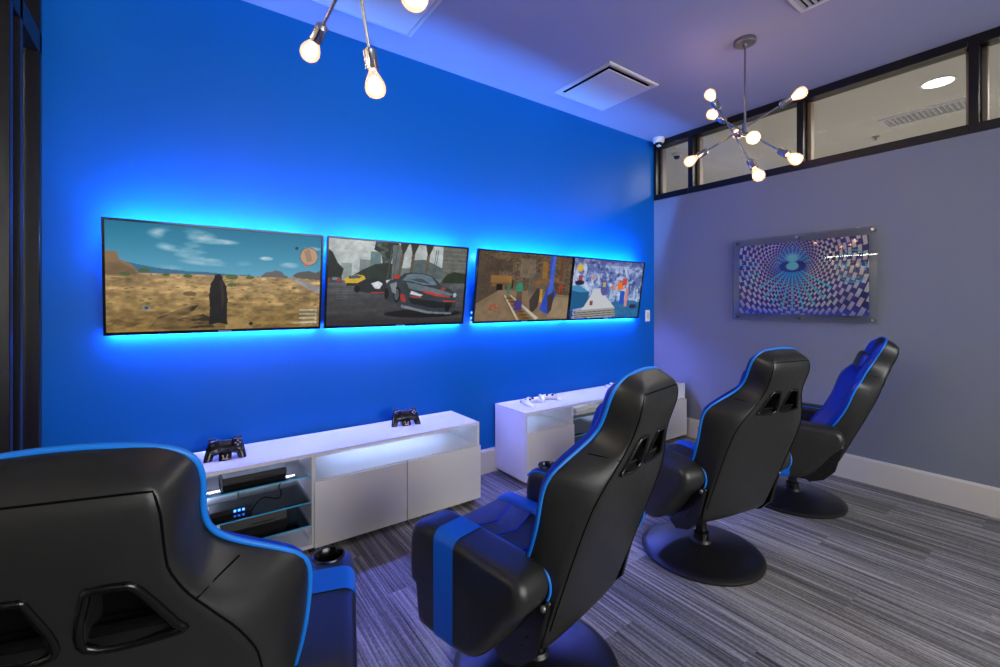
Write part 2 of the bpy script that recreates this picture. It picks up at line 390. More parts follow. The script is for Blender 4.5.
W_, H_ = 320, 180
def pic_desert():
    A = canvas(W_, H_); U, V = grids(A)
    t = np.clip(V/.46, 0, 1)[..., None]
    A[:] = (np.array([22, 108, 142])*(1-t)+np.array([92, 158, 186])*t)/255.
    n = fbm(A, 5, 7, 2, 5)
    for (x, y, rx, ry, a) in [(.31, .09, .14, .07, .9), (.43, .13, .13, .03, .7), (.30, .2, .10, .05, .85), (.42, .27, .14, .05, .8), (.46, .33, .16, .04, .55), (.70, .27, .035, .02, .8), (.83, .33, .06, .03, .8), (.95, .14, .05, .02, .5), (.18, .4, .12, .03, .4)]:
        d = ((U-x)/rx)**2+((V-y)/ry)**2; blend(A, np.clip((1.25-d)*1.2, 0, 1)*np.clip((n-.3)*3.2, 0, 1), (205, 216, 224), a)
    hz = .455
    poly(A, [(0, .36), (.08, .36), (.2, .405), (.32, .425), (.42, .43), (.55, .45), (.62, .44), (.62, hz), (0, hz)], (58, 104, 132))
    g = V > hz; n2 = fbm(A, 22, 34, 5, 4); n3 = fbm(A, 6, 14, 8, 4)
    t = np.clip((V-hz)/(1-hz), 0, 1)[..., None]
    gc = (np.array([178, 148, 104])*(1-t)+np.array([132, 106, 58])*t)/255.
    gc = gc*(.62+.62*n2[..., None])*(.75+.5*n3[..., None])
    A[g] = gc[g]
    r = np.random.RandomState(4)
    for k in range(120):
        y = hz+.01+r.rand()**2*.3; x = r.rand(); ell(A, x, y, .006+.02*(y-hz), .004+.02*(y-hz), (84+r.randint(30), 90, 48), .7)
    poly(A, [(0, .27), (.045, .27), (.055, .34), (.10, .38), (.125, .44), (.13, .49), (0, .49)], (132, 106, 76)); poly(A, [(0, .38), (.05, .36), (.11, .42), (.125, .47), (0, .48)], (98, 80, 60), .7, np.clip(n2*1.6, 0, 1))
    for x, y, a in [(.15, .43, .022), (.075, .47, .02), (.33, .47, .02), (.24, .465, .015), (.53, .55, .022), (.53, .47, .03), (.62, .47, .02), (.85, .57, .015), (.80, .455, .016)]:
        ell(A, x, y, a, a*.9, (70, 92, 50), .9)
    ell(A, .34, .64, .03, .022, (88, 68, 48), .8)
    poly(A, [(.67, .46), (.70, .41), (.73, .405), (.75, .385), (.78, .40), (.80, .44), (.81, .46)], (96, 96, 98)); poly(A, [(.84, .44), (.87, .40), (.93, .38), (.97, .40), (1, .37), (1, .48), (.86, .46)], (86, 84, 80))
    poly(A, [(.82, .475), (.88, .475), (1, .56), (1, .64), (.93, .575)], (138, 138, 142), .9)
    # long shadows in the foreground
    sh = np.clip((fbm(A, 9, 18, 12, 4)-.42)*6, 0, 1)
    poly(A, [(.16, .98), (.2, .87), (.28, .80), (.38, .745), (.36, .80), (.30, .87), (.40, .84), (.44, .88), (.45, .97), (.3, .98)], (44, 34, 26), .9, np.clip(sh+.35, 0, 1))
    poly(A, [(.0, .98), (.05, .84), (.2, .80), (.3, .78), (.2, .86), (.1, .95)], (78, 60, 40), .55, sh)
    poly(A, [(.5, 1), (.51, .91), (.56, .86), (.62, .92), (.64, 1)], (160, 132, 84), .7)
    # a dark standing stone in the middle foreground
    poly(A, [(.425, .95), (.430, .78), (.425, .66), (.432, .54), (.445, .50), (.452, .455), (.47, .44), (.485, .46), (.488, .50), (.505, .56), (.512, .70), (.508, .82), (.512, .95), (.47, .93)], (28, 26, 27))
    poly(A, [(.475, .50), (.49, .53), (.497, .70), (.485, .80)], (50, 46, 44), .8)
    # read-outs on the picture
    ell(A, .93, .225, .052, .098, (96, 78, 62)); ell(A, .93, .225, .048, .09, (176, 146, 120)); poly(A, [(.90, .17), (.93, .14), (.95, .27), (.92, .29)], (146, 118, 96), .8); ell(A, .912, .32, .008, .014, (214, 80, 50))
    ell(A, .86, .145, .01, .016, (30, 60, 60)); ell(A, .158, .775, .018, .022, (120, 128, 132)); ell(A, .158, .775, .01, .012, (60, 66, 70)); ell(A, .627, .945, .01, .02, (40, 36, 34))
    for k in range(4): rect(A, .885, .80+.045*k, .985, .815+.045*k, (176, 184, 176), .75); rect(A, .975, .80+.045*k, .985, .83+.045*k, (190, 190, 180), .7)
    rect(A, .85, .945, .985, .955, (196, 196, 190), .7)
    A *= np.where(V > .46, .86+.28*fbm(A, 44, 30, 72, 2), 1.)[..., None]
    return A
def pic_race():
    A = canvas(W_, H_, (176, 184, 184)); U, V = grids(A)
    n = fbm(A, 14, 10, 21, 4); nb = fbm(A, 3, 12, 22, 4)
    A *= (.92+.14*fbm(A, 4, 3, 20, 3))[..., None]
    rect(A, .2, .22, .28, .5, (118, 130, 130)); rect(A, .08, .27, .15, .5, (128, 140, 138)); rect(A, .27, .12, .34, .5, (96, 120, 124))
    poly(A, [(0, .12), (.03, .16), (.06, .27), (.1, .34), (.08, .48), (0, .5)], (30, 38, 34))
    poly(A, [(.15, .42), (.22, .34), (.3, .27), (.4, .24), (.46, .3), (.46, .5), (.13, .5)], (38, 48, 42))
    poly(A, [(.3, .0), (.46, .0), (.47, .12), (.42, .16), (.40, .35), (.36, .35), (.34, .14), (.29, .1)], (34, 44, 38), 1, np.clip(n*2, 0, 1))
    rect(A, .42, .03, .48, .5, (92, 100, 102)); rect(A, .48, .3, .80, .5, (104, 112, 112))
    poly(A, [(.56, .2), (.66, .18), (.8, .28), (.8, .42), (.55, .42)], (80, 92, 94))
    rect(A, .80, .0, 1., .62, (96, 98, 92))
    for k in range(16): rect(A, .80+.0125*k, 0, .803+.0125*k, .45, (60, 62, 60), .7)
    for k in range(9): rect(A, .8, .03+.055*k, 1., .038+.055*k, (130, 132, 124), .5)
    poly(A, [(.78, .5), (.84, .36), (.9, .32), (1, .34), (1, .6), (.8, .58)], (36, 46, 32), 1, np.clip(.3+n*1.6, 0, 1))
    for x, dx in ((.49, -.03), (.565, -.02), (.68, -.02)):
        poly(A, [(x, 0), (x+.025, 0), (x+.02+dx, .42), (x+dx, .42)], (88, 78, 64))
        poly(A, [(x-.02, 0), (x+.045, 0), (x+.02, .1), (x, .14)], (44, 46, 34))
    for x in (.41, .45, .76, .745): poly(A, [(x, .05), (x+.006, .05), (x-.02, .48), (x-.026, .48)], (70, 74, 76))
    # road
    t = np.clip((V-.47)/.53, 0, 1)
    road = (V > .47).astype(float); streak = fbm(A, 3, 26, 30, 4)
    c = (np.array([84, 86, 90])[None, None]*(1-t[..., None])+np.array([46, 44, 46])*t[..., None])*(.72+.5*streak[..., None])/255.
    A[:] = A*(1-road[..., None])+c*road[..., None]
    rect(A, .0, .44, .09, .5, (60, 56, 60)); rect(A, .0, .455, .02, .485, (150, 40, 40)); rect(A, .03, .44, .07, .47, (96, 120, 140)); rect(A, .06, .45, .08, .49, (140, 50, 44))
    for k in range(5): rect(A, .06, .56+.03*k, .13, .565+.03*k, (120, 120, 116), .5)
    # yellow car
    poly(A, [(.105, .46), (.13, .42), (.19, .40), (.23, .41), (.25, .47), (.24, .52), (.12, .53)], (202, 170, 40)); poly(A, [(.13, .42), (.19, .405), (.22, .42), (.2, .445), (.135, .45)], (70, 84, 96)); rect(A, .12, .50, .2, .535, (40, 36, 30))
    # white and black car
    poly(A, [(.17, .55), (.19, .5), (.24, .45), (.3, .43), (.37, .45), (.42, .5), (.43, .6), (.36, .63), (.2, .6)], (34, 38, 44)); poly(A, [(.28, .5), (.33, .47), (.36, .5), (.34, .56), (.31, .56)], (196, 200, 206)); poly(A, [(.38, .46), (.43, .44), (.45, .54), (.4, .53)], (180, 186, 192)); rect(A, .28, .60, .38, .615, (150, 60, 50)); ell(A, .19, .57, .02, .04, (14, 14, 16))
    # dark sports car in front
    car = [(.385, .50), (.41, .45), (.47, .42), (.51, .365), (.56, .35), (.65, .355), (.72, .385), (.77, .45), (.80, .50), (.88, .55), (.93, .62), (.935, .76), (.915, .86), (.87, .89), (.72, .865), (.55, .81), (.47, .76), (.43, .73), (.38, .68)]
    ell(A, .68, .87, .30, .055, (16, 16, 18), .9); poly(A, car, (46, 54, 60))
    poly(A, [(.50, .45), (.53, .385), (.57, .365), (.66, .37), (.72, .40), (.77, .50), (.66, .50), (.57, .46)], (92, 112, 124)); poly(A, [(.55, .43), (.64, .42), (.72, .49), (.6, .46)], (44, 56, 64), .8)
    poly(A, [(.53, .47), (.68, .52), (.82, .57), (.91, .62), (.88, .64), (.7, .60), (.55, .55)], (104, 118, 128), .8)
    poly(A, [(.66, .57), (.82, .63), (.88, .645), (.88, .665), (.75, .64), (.66, .595)], (170, 54, 44)); poly(A, [(.57, .58), (.64, .62), (.66, .63), (.64, .65), (.56, .62)], (196, 206, 214)); poly(A, [(.56, .64), (.66, .66), (.64, .67), (.57, .66)], (176, 60, 50))
    poly(A, [(.55, .67), (.66, .69), (.84, .73), (.9, .73), (.9, .80), (.74, .80), (.57, .74)], (22, 26, 30)); poly(A, [(.48, .61), (.52, .63), (.535, .73), (.50, .71)], (176, 50, 40), .8); poly(A, [(.82, .70), (.93, .70), (.93, .72), (.83, .72)], (150, 60, 50))
    ell(A, .465, .63, .026, .10, (14, 14, 16)); ell(A, .463, .63, .017, .07, (70, 76, 82)); ell(A, .39, .62, .016, .07, (16, 16, 18)); ell(A, .455, .41, .022, .025, (184, 44, 36)); poly(A, [(.41, .5), (.46, .47), (.455, .62), (.43, .6)], (150, 158, 164), .7)
    poly(A, [(.5, .755), (.72, .845), (.9, .865), (.9, .885), (.7, .87), (.5, .79)], (110, 118, 126)); ell(A, .60, .53, .03, .06, (84, 100, 112), .8, .5); ell(A, .865, .8, .02, .05, (14, 14, 18))
    ell(A, .82, .545, .018, .02, (150, 50, 44)); ell(A, .92, .63, .014, .03, (150, 170, 184))
    A *= (.85+.30*fbm(A, 34, 22, 71, 3))[..., None]
    return A
def pic_blocks():
    A = canvas(W_, H_, (92, 76, 58)); U, V = grids(A)
    q = np.random.RandomState(9).rand(40, 60); bx = (U*58).astype(int); by = (V*38).astype(int)
    A *= (.72+.5*q[by, bx])[..., None]*(.8+.4*fbm(A, 5, 4, 40, 3))[..., None]
    poly(A, [(0, 0), (.22, .12), (.2, .62), (0, .75)], (70, 58, 46), .7); poly(A, [(0, .75), (.22, .55), (.5, .55), (1, .62), (1, 1), (0, 1)], (128, 108, 82), .9); rect(A, .12, .12, .34, .28, (66, 52, 42), .6)
    rect(A, .42, .08, .58, .35, (120, 106, 88), .7); rect(A, .52, .28, .70, .6, (96, 88, 78), .7); poly(A, [(.7, .62), (1, .66), (1, 1), (.76, .96)], (150, 132, 104), .7)
    rect(A, .13, .34, .34, .44, (146, 104, 52), .9); rect(A, .14, .44, .34, .5, (116, 84, 46), .8); rect(A, .19, .46, .25, .55, (16, 12, 10)); rect(A, .34, .40, .36, .52, (44, 34, 28))
    poly(A, [(.56, .42), (.78, .34), (.9, .34), (.9, .41), (.74, .42), (.56, .48)], (128, 88, 44)); rect(A, .86, .0, .9, .4, (96, 64, 34)); rect(A, .66, .1, .72, .36, (150, 104, 46), .8)
    poly(A, [(.74, .0), (.80, .0), (.80, .5), (.84, .6), (.76, .92), (.66, .84), (.71, .6), (.75, .45)], (42, 70, 178)); poly(A, [(.77, .0), (.80, .0), (.80, .5), (.75, .72), (.74, .6)], (70, 104, 214), .8)
    poly(A, [(.54, .7), (.62, .5), (.66, .55), (.64, .8), (.56, .92)], (60, 50, 44)); poly(A, [(.74, .62), (.82, .55), (.80, .85), (.76, .92)], (58, 48, 42)); rect(A, .65, .52, .68, .72, (188, 146, 56), .9)
    poly(A, [(.26, .62), (.32, .62), (.56, 1), (.40, 1)], (120, 90, 50)); poly(A, [(.27, .62), (.285, .62), (.45, 1), (.425, 1)], (188, 178, 160)); poly(A, [(.33, .62), (.345, .62), (.66, .97), (.63, 1)], (188, 178, 160))
    for k in range(7): poly(A, [(.29+.03*k, .66+.05*k), (.35+.035*k, .655+.05*k), (.355+.035*k, .675+.05*k), (.295+.03*k, .68+.05*k)], (84, 58, 34))
    rect(A, .87, .46, .91, .56, (176, 40, 30)); rect(A, .885, .5, .9, .6, (96, 60, 30))
    r = np.random.RandomState(2)
    for k in range(26):
        x, y = .12+.12*r.rand(), .74+.12*r.rand(); rect(A, x, y, x+.016, y+.012, (160, 50, 40), .9)
    # plain stacked crates where the cave path runs
    rect(A, .39, .44, .46, .56, (38, 128, 96)); rect(A, .40, .56, .46, .70, (92, 74, 60)); rect(A, .385, .70, .465, .85, (66, 54, 122)); rect(A, .30, .45, .325, .60, (34, 116, 80))
    A *= (.85+.2*fbm(A, 20, 14, 44, 2))[..., None]
    return A
def pic_snow():
    A = canvas(W_, H_, (86, 104, 160)); U, V = grids(A)
    n = fbm(A, 12, 10, 50, 4); n2 = fbm(A, 26, 18, 51, 3)
    blend(A, np.clip((n-.42)*6, 0, 1), (150, 166, 206)); blend(A, np.clip((n2-.55)*8, 0, 1), (48, 60, 120), .8); blend(A, np.clip((fbm(A, 18, 9, 53, 3)-.58)*8, 0, 1), (206, 212, 232), .7)
    rect(A, 0, .0, 1, .09, (54, 54, 104), .35)
    blend(A, ((V > .42) & (V < .68)).astype(float)*np.clip((fbm(A, 40, 4, 54, 3)-.4)*4, 0, 1), (176, 204, 224), .7)
    poly(A, [(0, .45), (.12, .46), (.24, .55), (.22, .8), (0, .86)], (26, 84, 128)); poly(A, [(0, .45), (.12, .46), (.24, .55), (.12, .56), (0, .53)], (60, 130, 172)); poly(A, [(.58, .72), (.8, .68), (1, .72), (1, 1), (.6, 1)], (24, 92, 140), .85)
    poly(A, [(.30, .50), (.40, .48), (.46, .60), (.62, .82), (.16, .86), (.26, .62)], (186, 190, 196)); poly(A, [(.10, .86), (.62, .82), (.64, .97), (.04, .99)], (148, 146, 140))
    for k in range(3): poly(A, [(.07, .90+.035*k), (.63, .855+.04*k), (.63, .87+.04*k), (.07, .915+.035*k)], (72, 70, 74))
    poly(A, [(.0, .88), (.05, .86), (.04, 1), (0, 1)], (20, 60, 110)); rect(A, .26, .70, .30, .78, (120, 70, 50)); ell(A, .44, .48, .05, .13, (58, 88, 150)); rect(A, .415, .38, .46, .46, (196, 160, 84), .85); rect(A, .42, .50, .47, .58, (120, 60, 120), .8)
    # coloured crates and a blue barrel on the slope
    ell(A, .09, .16, .04, .06, (206, 172, 60)); rect(A, .08, .28, .13, .38, (150, 60, 70)); ell(A, .10, .40, .06, .04, (30, 34, 60))
    rect(A, .63, .36, .72, .5, (222, 110, 44)); rect(A, .70, .30, .77, .42, (190, 70, 44)); rect(A, .68, .52, .75, .76, (36, 78, 178)); rect(A, .76, .46, .80, .8, (196, 130, 120)); rect(A, .55, .42, .60, .52, (196, 120, 96), .8); ell(A, .9, .80, .06, .04, (36, 40, 66)); ell(A, .28, .3, .05, .07, (140, 110, 110), .6, .6)
    return A
def pic_tunnel():
    h, w = 240, 440
    A = canvas(w, h); U, V = grids(A)
    x = (U-.46)*1.85; y = (V-.33)
    r = np.sqrt(x*x+y*y)+1e-4; th = np.arctan2(y, x)
    k = np.log(r*9+.35)
    a_ = th/(2*PI)*64+.18*np.sin(k*5); rr = k*14+.9*np.sin(th*3)
    cell = ((np.floor(a_*.5+.5*(np.floor(rr) % 2))+0*rr))
    fa = np.abs(((a_*.5+.5*(np.floor(rr) % 2)) % 1)-.5); fr = np.abs((rr % 1)-.5)
    pl = ((fa < .30) & (fr < .36)).astype(float)
    n = fbm(A, 6, 4, 60, 3)
    base = np.array([26, 30, 96])/255.; A[:] = base
    right = np.clip((U-.5)*3, 0, 1)
    colb = np.array([86, 96, 190])/255.; cold = np.array([168, 150, 170])/255.; coln = np.array([190, 178, 196])/255.
    mixlow = np.clip((r-.12)*3.5, 0, 1)[..., None]
    tile = (colb*(1-mixlow)+cold*mixlow)*(1-right[..., None]*.6)+coln*right[..., None]*.6
    A[:] = A*(1-pl[..., None])+tile*pl[..., None]*(.7+.5*n[..., None])
    # cyan spokes and rings
    for ang in np.linspace(0, 2*PI, 25)[:-1]:
        d = np.abs(((th-ang+PI) % (2*PI))-PI)*r
        blend(A, ((d < .0085+.006*r) & (r > .09) & (r < .62) & (np.abs(np.sin(ang)) > .35)).astype(float)*(y > .03), (46, 172, 240), .9)
        blend(A, ((d < .006) & (r > .05) & (r < .27) & (y < .0)).astype(float), (60, 190, 250), .8)
    ell(A, .46, .33, .15, .27, (20, 110, 240), .55, .9)
    ell(A, .46, .335, .105, .085, (26, 30, 110)); ell(A, .46, .335, .05, .055, (60, 180, 250)); ell(A, .46, .21, .075, .07, (120, 210, 255), .75, .7); ell(A, .46, .25, .05, .06, (90, 200, 255), .8, .6)
    for cx_ in (.07, .90):
        dd = np.sqrt(((U-cx_)*1.85)**2+((V-.38))**2)
        for q in (.09, .15, .2): blend(A, ((np.abs(dd-q) < .009) & (np.sin(th*30) > -.2)).astype(float), (40, 150, 240), .8)
    blend(A, np.clip((V-.86)*7, 0, 1), (70, 96, 230), .5)
    ell(A, .46, .335, .05, .05, (90, 200, 255)); return np.clip(A*1.5+.04, 0, 1)

# ------------------------------------------------------------ televisions
def television(xl, pic, label, dots):
    w, h = .968, .551; t = thing('television', label, 'television', (xl+w/2, 2.797, 1.146), 0, 'televisions in a row on the blue wall')
    t.rotation_euler = (R(8.3), 0, 0)      # hung leaning out from the wall
    bm = add_box(BM(), -w/2+.004, w/2-.004, -.022, .0, .012, h, .004, 2)
    add_box(bm, -w*.36, w*.36, .0, .014, .06, h-.1, .006, 2)
    obj('housing', bm, 'matte', t)
    bm = BM(); b = .011
    for a in ((-w/2, w/2, 0, .014), (-w/2, w/2, h-b, h), (-w/2, -w/2+b, .014, h-b), (w/2-b, w/2, .014, h-b)):
        add_box(bm, a[0], a[1], -.036, -.02, a[2], a[3], .002, 1)
    obj('bezel', bm, 'gloss', t)
    obj('logo_plate', add_box(BM(), -.03, .03, -.0375, -.036, .004, .010), 'silver', t)
    picture('screen', pic(), w-2*b+.002, h-b-.012, 'screen', t, 0, (0, -.0265, h/2+.0015))
    obj('led_strip', add_box(BM(), -w/2+.02, w/2-.02, -.016, -.004, .003, .009), 'ledlav', t, False)
    obj('led_strip', add_box(BM(), -w/2+.03, w/2-.03, .001, .009, h-.05, h-.042), 'ledblue', t, False)
    obj('wall_bracket', add_box(BM(), -.04, .04, .012, .050, .30, .44, .002, 1), 'matte', t)
    if dots:
        for z in (.03, .07): obj('status_light', add_box(BM(), -w/2-.006, -w/2+.002, -.012, -.004, z, z+.015), 'leddot', t, False)
    return t
television(-.291, pic_desert, 'wall television showing a desert plain under a teal cloudy sky', 0)
television(.697, pic_race, 'wall television showing a dark sports car racing down a city street', 0)
television(1.746, pic_blocks, 'wall television showing a brown blocky cave with a blue column', 1)
television(2.716, pic_snow, 'wall television showing a blue and white snowy slope, nearest the corner', 0)

# light switch
sw = thing('light_switch', 'white light switch plate on the blue wall beside the corner', 'light switch', (3.885, YB, 1.16))
obj('plate', add_box(BM(), -.036, .036, -.008, 0, -.058, .058, .004, 2), 'whitefab', sw)
obj('rocker', add_box(BM(), -.016, .016, -.012, -.006, -.033, .033, .002, 1), 'base', sw)

# acrylic picture on the grey wall
ap = thing('wall_picture', 'clear acrylic panel with a blue and mauve tiled tunnel picture on the grey wall', 'picture', (XR, 1.4715, 1.49), -PI/2)
# local: -Y faces the room after the turn (room is -X)
obj('acrylic_panel', add_box(BM(), -.50, .50, -.046, -.038, -.345, .345, .003, 2), 'acrylic', ap)
picture('print', pic_tunnel(), .90, .58, 'print', ap, 0, (.0, -.034, 0))
for x in (-.475, 0, .475):
    for z in (-.32, .32):
        bm = add_lathe(BM(), [(0, 0), (.011, 0), (.011, .052), (.009, .056), (0, .056)], n=20, mtx=Matrix.Translation((x, 0, z)) @ Matrix.Rotation(PI/2, 4, 'X'))
        obj('standoff', bm, 'chrome', ap)

# ------------------------------------------------------------ ceiling fittings
def diffuser(cx, cy, s, label):
    t = thing('ceiling_diffuser', label, 'ceiling vent', (cx, cy, H), 0, 'square ceiling diffusers')
    bm = BM(); h = s/2
    prof = [(h, 0), (h, -.008), (h-.010, -.014), (h-.022, -.012), (h-.034, -.003), (h-.045, -.003), (h-.045, 0)]
    for k in range(len(prof)-1):
        for q in range(4):
            c0 = [(1, 1), (-1, 1), (-1, -1), (1, -1)][q]; c1 = [(1, 1), (-1, 1), (-1, -1), (1, -1)][(q+1) % 4]
            (r0, z0), (r1, z1) = prof[k], prof[k+1]
            bm.faces.new([bm.verts.new(p) for p in ((c0[0]*r0, c0[1]*r0, z0), (c1[0]*r0, c1[1]*r0, z0), (c1[0]*r1, c1[1]*r1, z1), (c0[0]*r1, c0[1]*r1, z1))])
    bmesh.ops.remove_doubles(bm, verts=bm.verts, dist=1e-5); bmesh.ops.recalc_face_normals(bm, faces=bm.faces)
    obj('frame', bm, 'ventframe', t, False)
    bm = add_box(BM(), -h+.045, h-.045, -h+.045, h-.045, -.0015, -.0005); obj('neck', bm, 'dark', t, False)
    bm = add_box(BM(), -h+.043, h-.043, -h+.043, h-.043, -.027, -.021, .003, 1)
    for x in (-.1, .1):
        for y in (-.1, .1): add_box(bm, x-.006, x+.006, y-.006, y+.006, -.022, -.001)
    obj('centre_panel', bm, 'ventframe', t)
diffuser(2.675, 2.31, .56, 'square white ceiling diffuser between the blue wall and the far chandelier')
diffuser(.875, 2.28, .58, 'square white ceiling diffuser above the near chandelier, cut by the top edge')
t = thing('ceiling_grille', 'small louvred ceiling grille at the top edge of the view', 'ceiling vent', (2.73, .90, H))
bm = BM()
for a in ((-.15, .15, -.15, -.125), (-.15, .15, .125, .15), (-.15, -.125, -.125, .125), (.125, .15, -.125, .125)): add_box(bm, a[0], a[1], a[2], a[3], -.008, 0, .002, 1)
obj('frame', bm, 'ventframe', t)
obj('backing', add_box(BM(), -.125, .125, -.125, .125, -.002, -.0005), 'dark', t, False)
bm = BM()
for k in range(9):
    y = -.11+.0275*k; add_prism(bm, [(y, -.002), (y+.014, -.010), (y+.016, -.009), (y+.004, -.001)], -.125, .125, 'X')
obj('louvre', bm, 'grille', t, False)
# camera dome in the corner
t = thing('security_camera', 'small white dome camera on the ceiling in the far corner', 'camera', (3.925, 2.70, H))
obj('housing', add_lathe(BM(), [(0, 0), (.055, 0), (.058, -.012), (.054, -.04), (.044, -.052), (0, -.052)], n=32), 'whitefab', t)
obj('lens_dome', add_ball(BM(), (0, 0, -.052), .036, (1, 1, .8)), 'smoke', t)
obj('lens_shroud', add_box(BM(), -.022, .016, -.02, .012, -.088, -.06, .006, 2), 'whitefab', t)
# fittings in the corridor seen through the transom
t = thing('downlight', 'round lit downlight in the corridor ceiling seen through the transom', 'ceiling light', (4.75, .80, HC))
obj('trim_ring', add_lathe(BM(), [(.088, 0), (.105, 0), (.105, -.006), (.09, -.008), (.088, 0)], n=36), 'whitefab', t)
obj('diffuser', add_lathe(BM(), [(0, -.003), (.088, -.003)], n=36), 'downl', t)
t = thing('ceiling_grille', 'long grille in the corridor ceiling below the lit downlight', 'ceiling vent', (5.45, .98, HC))
bm = BM()
for a in ((-.15, .15, -.32, -.29), (-.15, .15, .29, .32), (-.15, -.12, -.29, .29), (.12, .15, -.29, .29)): add_box(bm, a[0], a[1], a[2], a[3], -.01, 0, .002, 1)
obj('frame', bm, 'ventframe', t)
bm = BM()
for k in range(16): add_box(bm, -.12, .12, -.28+.036*k, -.262+.036*k, -.008, -.001)
obj('louvre', bm, 'grille', t, False)
t = thing('sprinkler', 'tiny sprinkler on the corridor ceiling behind the widest transom pane', 'sprinkler', (5.8, 1.44, HC))
obj('escutcheon', add_lathe(BM(), [(0, 0), (.035, 0), (.03, -.008), (.01, -.012), (.008, -.03), (.016, -.032), (.016, -.035), (0, -.035)], n=20), 'chromed', t)
t = thing('exit_camera', 'small dark dome camera in the corridor behind the narrow transom pane', 'camera', (4.62, 2.94, HC))
t.name = 'security_camera'
obj('housing', add_lathe(BM(), [(0, 0), (.05, 0), (.05, -.03), (0, -.03)], n=24), 'whitefab', t)
obj('lens_dome', add_ball(BM(), (0, 0, -.03), .035), 'smoke', t)

# ------------------------------------------------------------ chandeliers
def aim(d):
    return Vector(d).normalized().to_track_quat('Z', 'Y').to_matrix().to_4x4()
def chandelier(hub, rods, label, name='chandelier'):
    hx, hy, hz = hub
    t = thing(name, label, 'chandelier', (hx, hy, H), 0, 'sputnik chandeliers')
    obj('canopy', add_lathe(BM(), [(0, 0), (.062, 0), (.064, -.006), (.064, -.022), (.058, -.027), (.012, -.028), (.010, -.045), (0, -.045)], n=36), 'chromed', t)
    dz = hz-H
    obj('stem', add_tube(BM(), [(0, 0, -.03), (0, 0, dz)], .0065, 12), 'chromed', t)
    bm = add_tube(BM(), [(0, 0, dz+.03), (0, 0, dz-.03)], .016, 16)
    obj('hub', bm, 'chromed', t)
    for A, B in rods:
        A = Vector(A)-Vector((hx, hy, H)); B = Vector(B)-Vector((hx, hy, H))
        d = (A-B).normalized()
        rod = obj('arm', add_tube(BM(), [A-d*.085, B+d*.085], .0055, 10), 'chrome', t)
        for E, dd in ((A, d), (B, -d)):
            m = Matrix.Translation(E) @ aim(dd)
            so = obj('socket', add_lathe(BM(), [(0, -.095), (.010, -.095), (.0215, -.086), (.0215, -.036), (.023, -.034), (.023, -.028), (.018, -.028), (.0, -.028)], n=24, mtx=m), 'chrome', t)
            bu = obj('bulb', add_lathe(BM(), [(.012, -.03), (.014, -.022), (.022, -.008), (.031, .010), (.035, .026), (.033, .042), (.024, .055), (.011, .0605), (0, .061)], n=24, mtx=m), 'bulbglass', t)
            obj('filament', add_lathe(BM(), [(0, -.010), (.010, -.006), (.0205, .010), (.0235, .024), (.020, .037), (.010, .046), (0, .048)], n=16, mtx=m), 'bulbglow', bu)
    return t
fx, fy = math.cos(R(54.197)), math.sin(R(54.197))
def sp(px, py, d):
    l = (px-500)/443.6*d; return (fx*d+fy*l, fy*d-fx*l, 1.3-(py-302)/443.6*d)
far_rods = [(sp(756.5, 172, 2.72), sp(712, 98, 2.88)), (sp(796, 96, 2.68), sp(693.5, 159, 2.95)), (sp(792, 157, 2.62), sp(715, 116, 3.0)), (sp(753, 137.5, 2.44), sp(729, 139, 3.16))]
# last rod: one lamp faces the room, the other points away
far_rods[3] = (sp(752.5, 137.5, 2.47), sp(738, 134, 3.15))
chandelier((2.9, 1.37, 2.40), far_rods, 'nickel sputnik chandelier hanging near the transom, seen whole')
hub1 = Vector((.45, 1.41, 2.385))
def through(px, py, d):
    e = Vector(sp(px, py, d)); return (tuple(e), tuple(hub1*2-e))
near_rods = [through(313, 46, 1.62), through(374, 79, 1.50), through(410, -6, 1.15)]
e = Vector(sp(365, -70, 1.0)); near_rods.append((tuple(hub1+Vector((.25, -.28, .02))), tuple(hub1-Vector((.25, -.28, .02)))))
chandelier(tuple(hub1), near_rods, 'nickel sputnik chandelier nearest the camera, only lower bulbs in view')

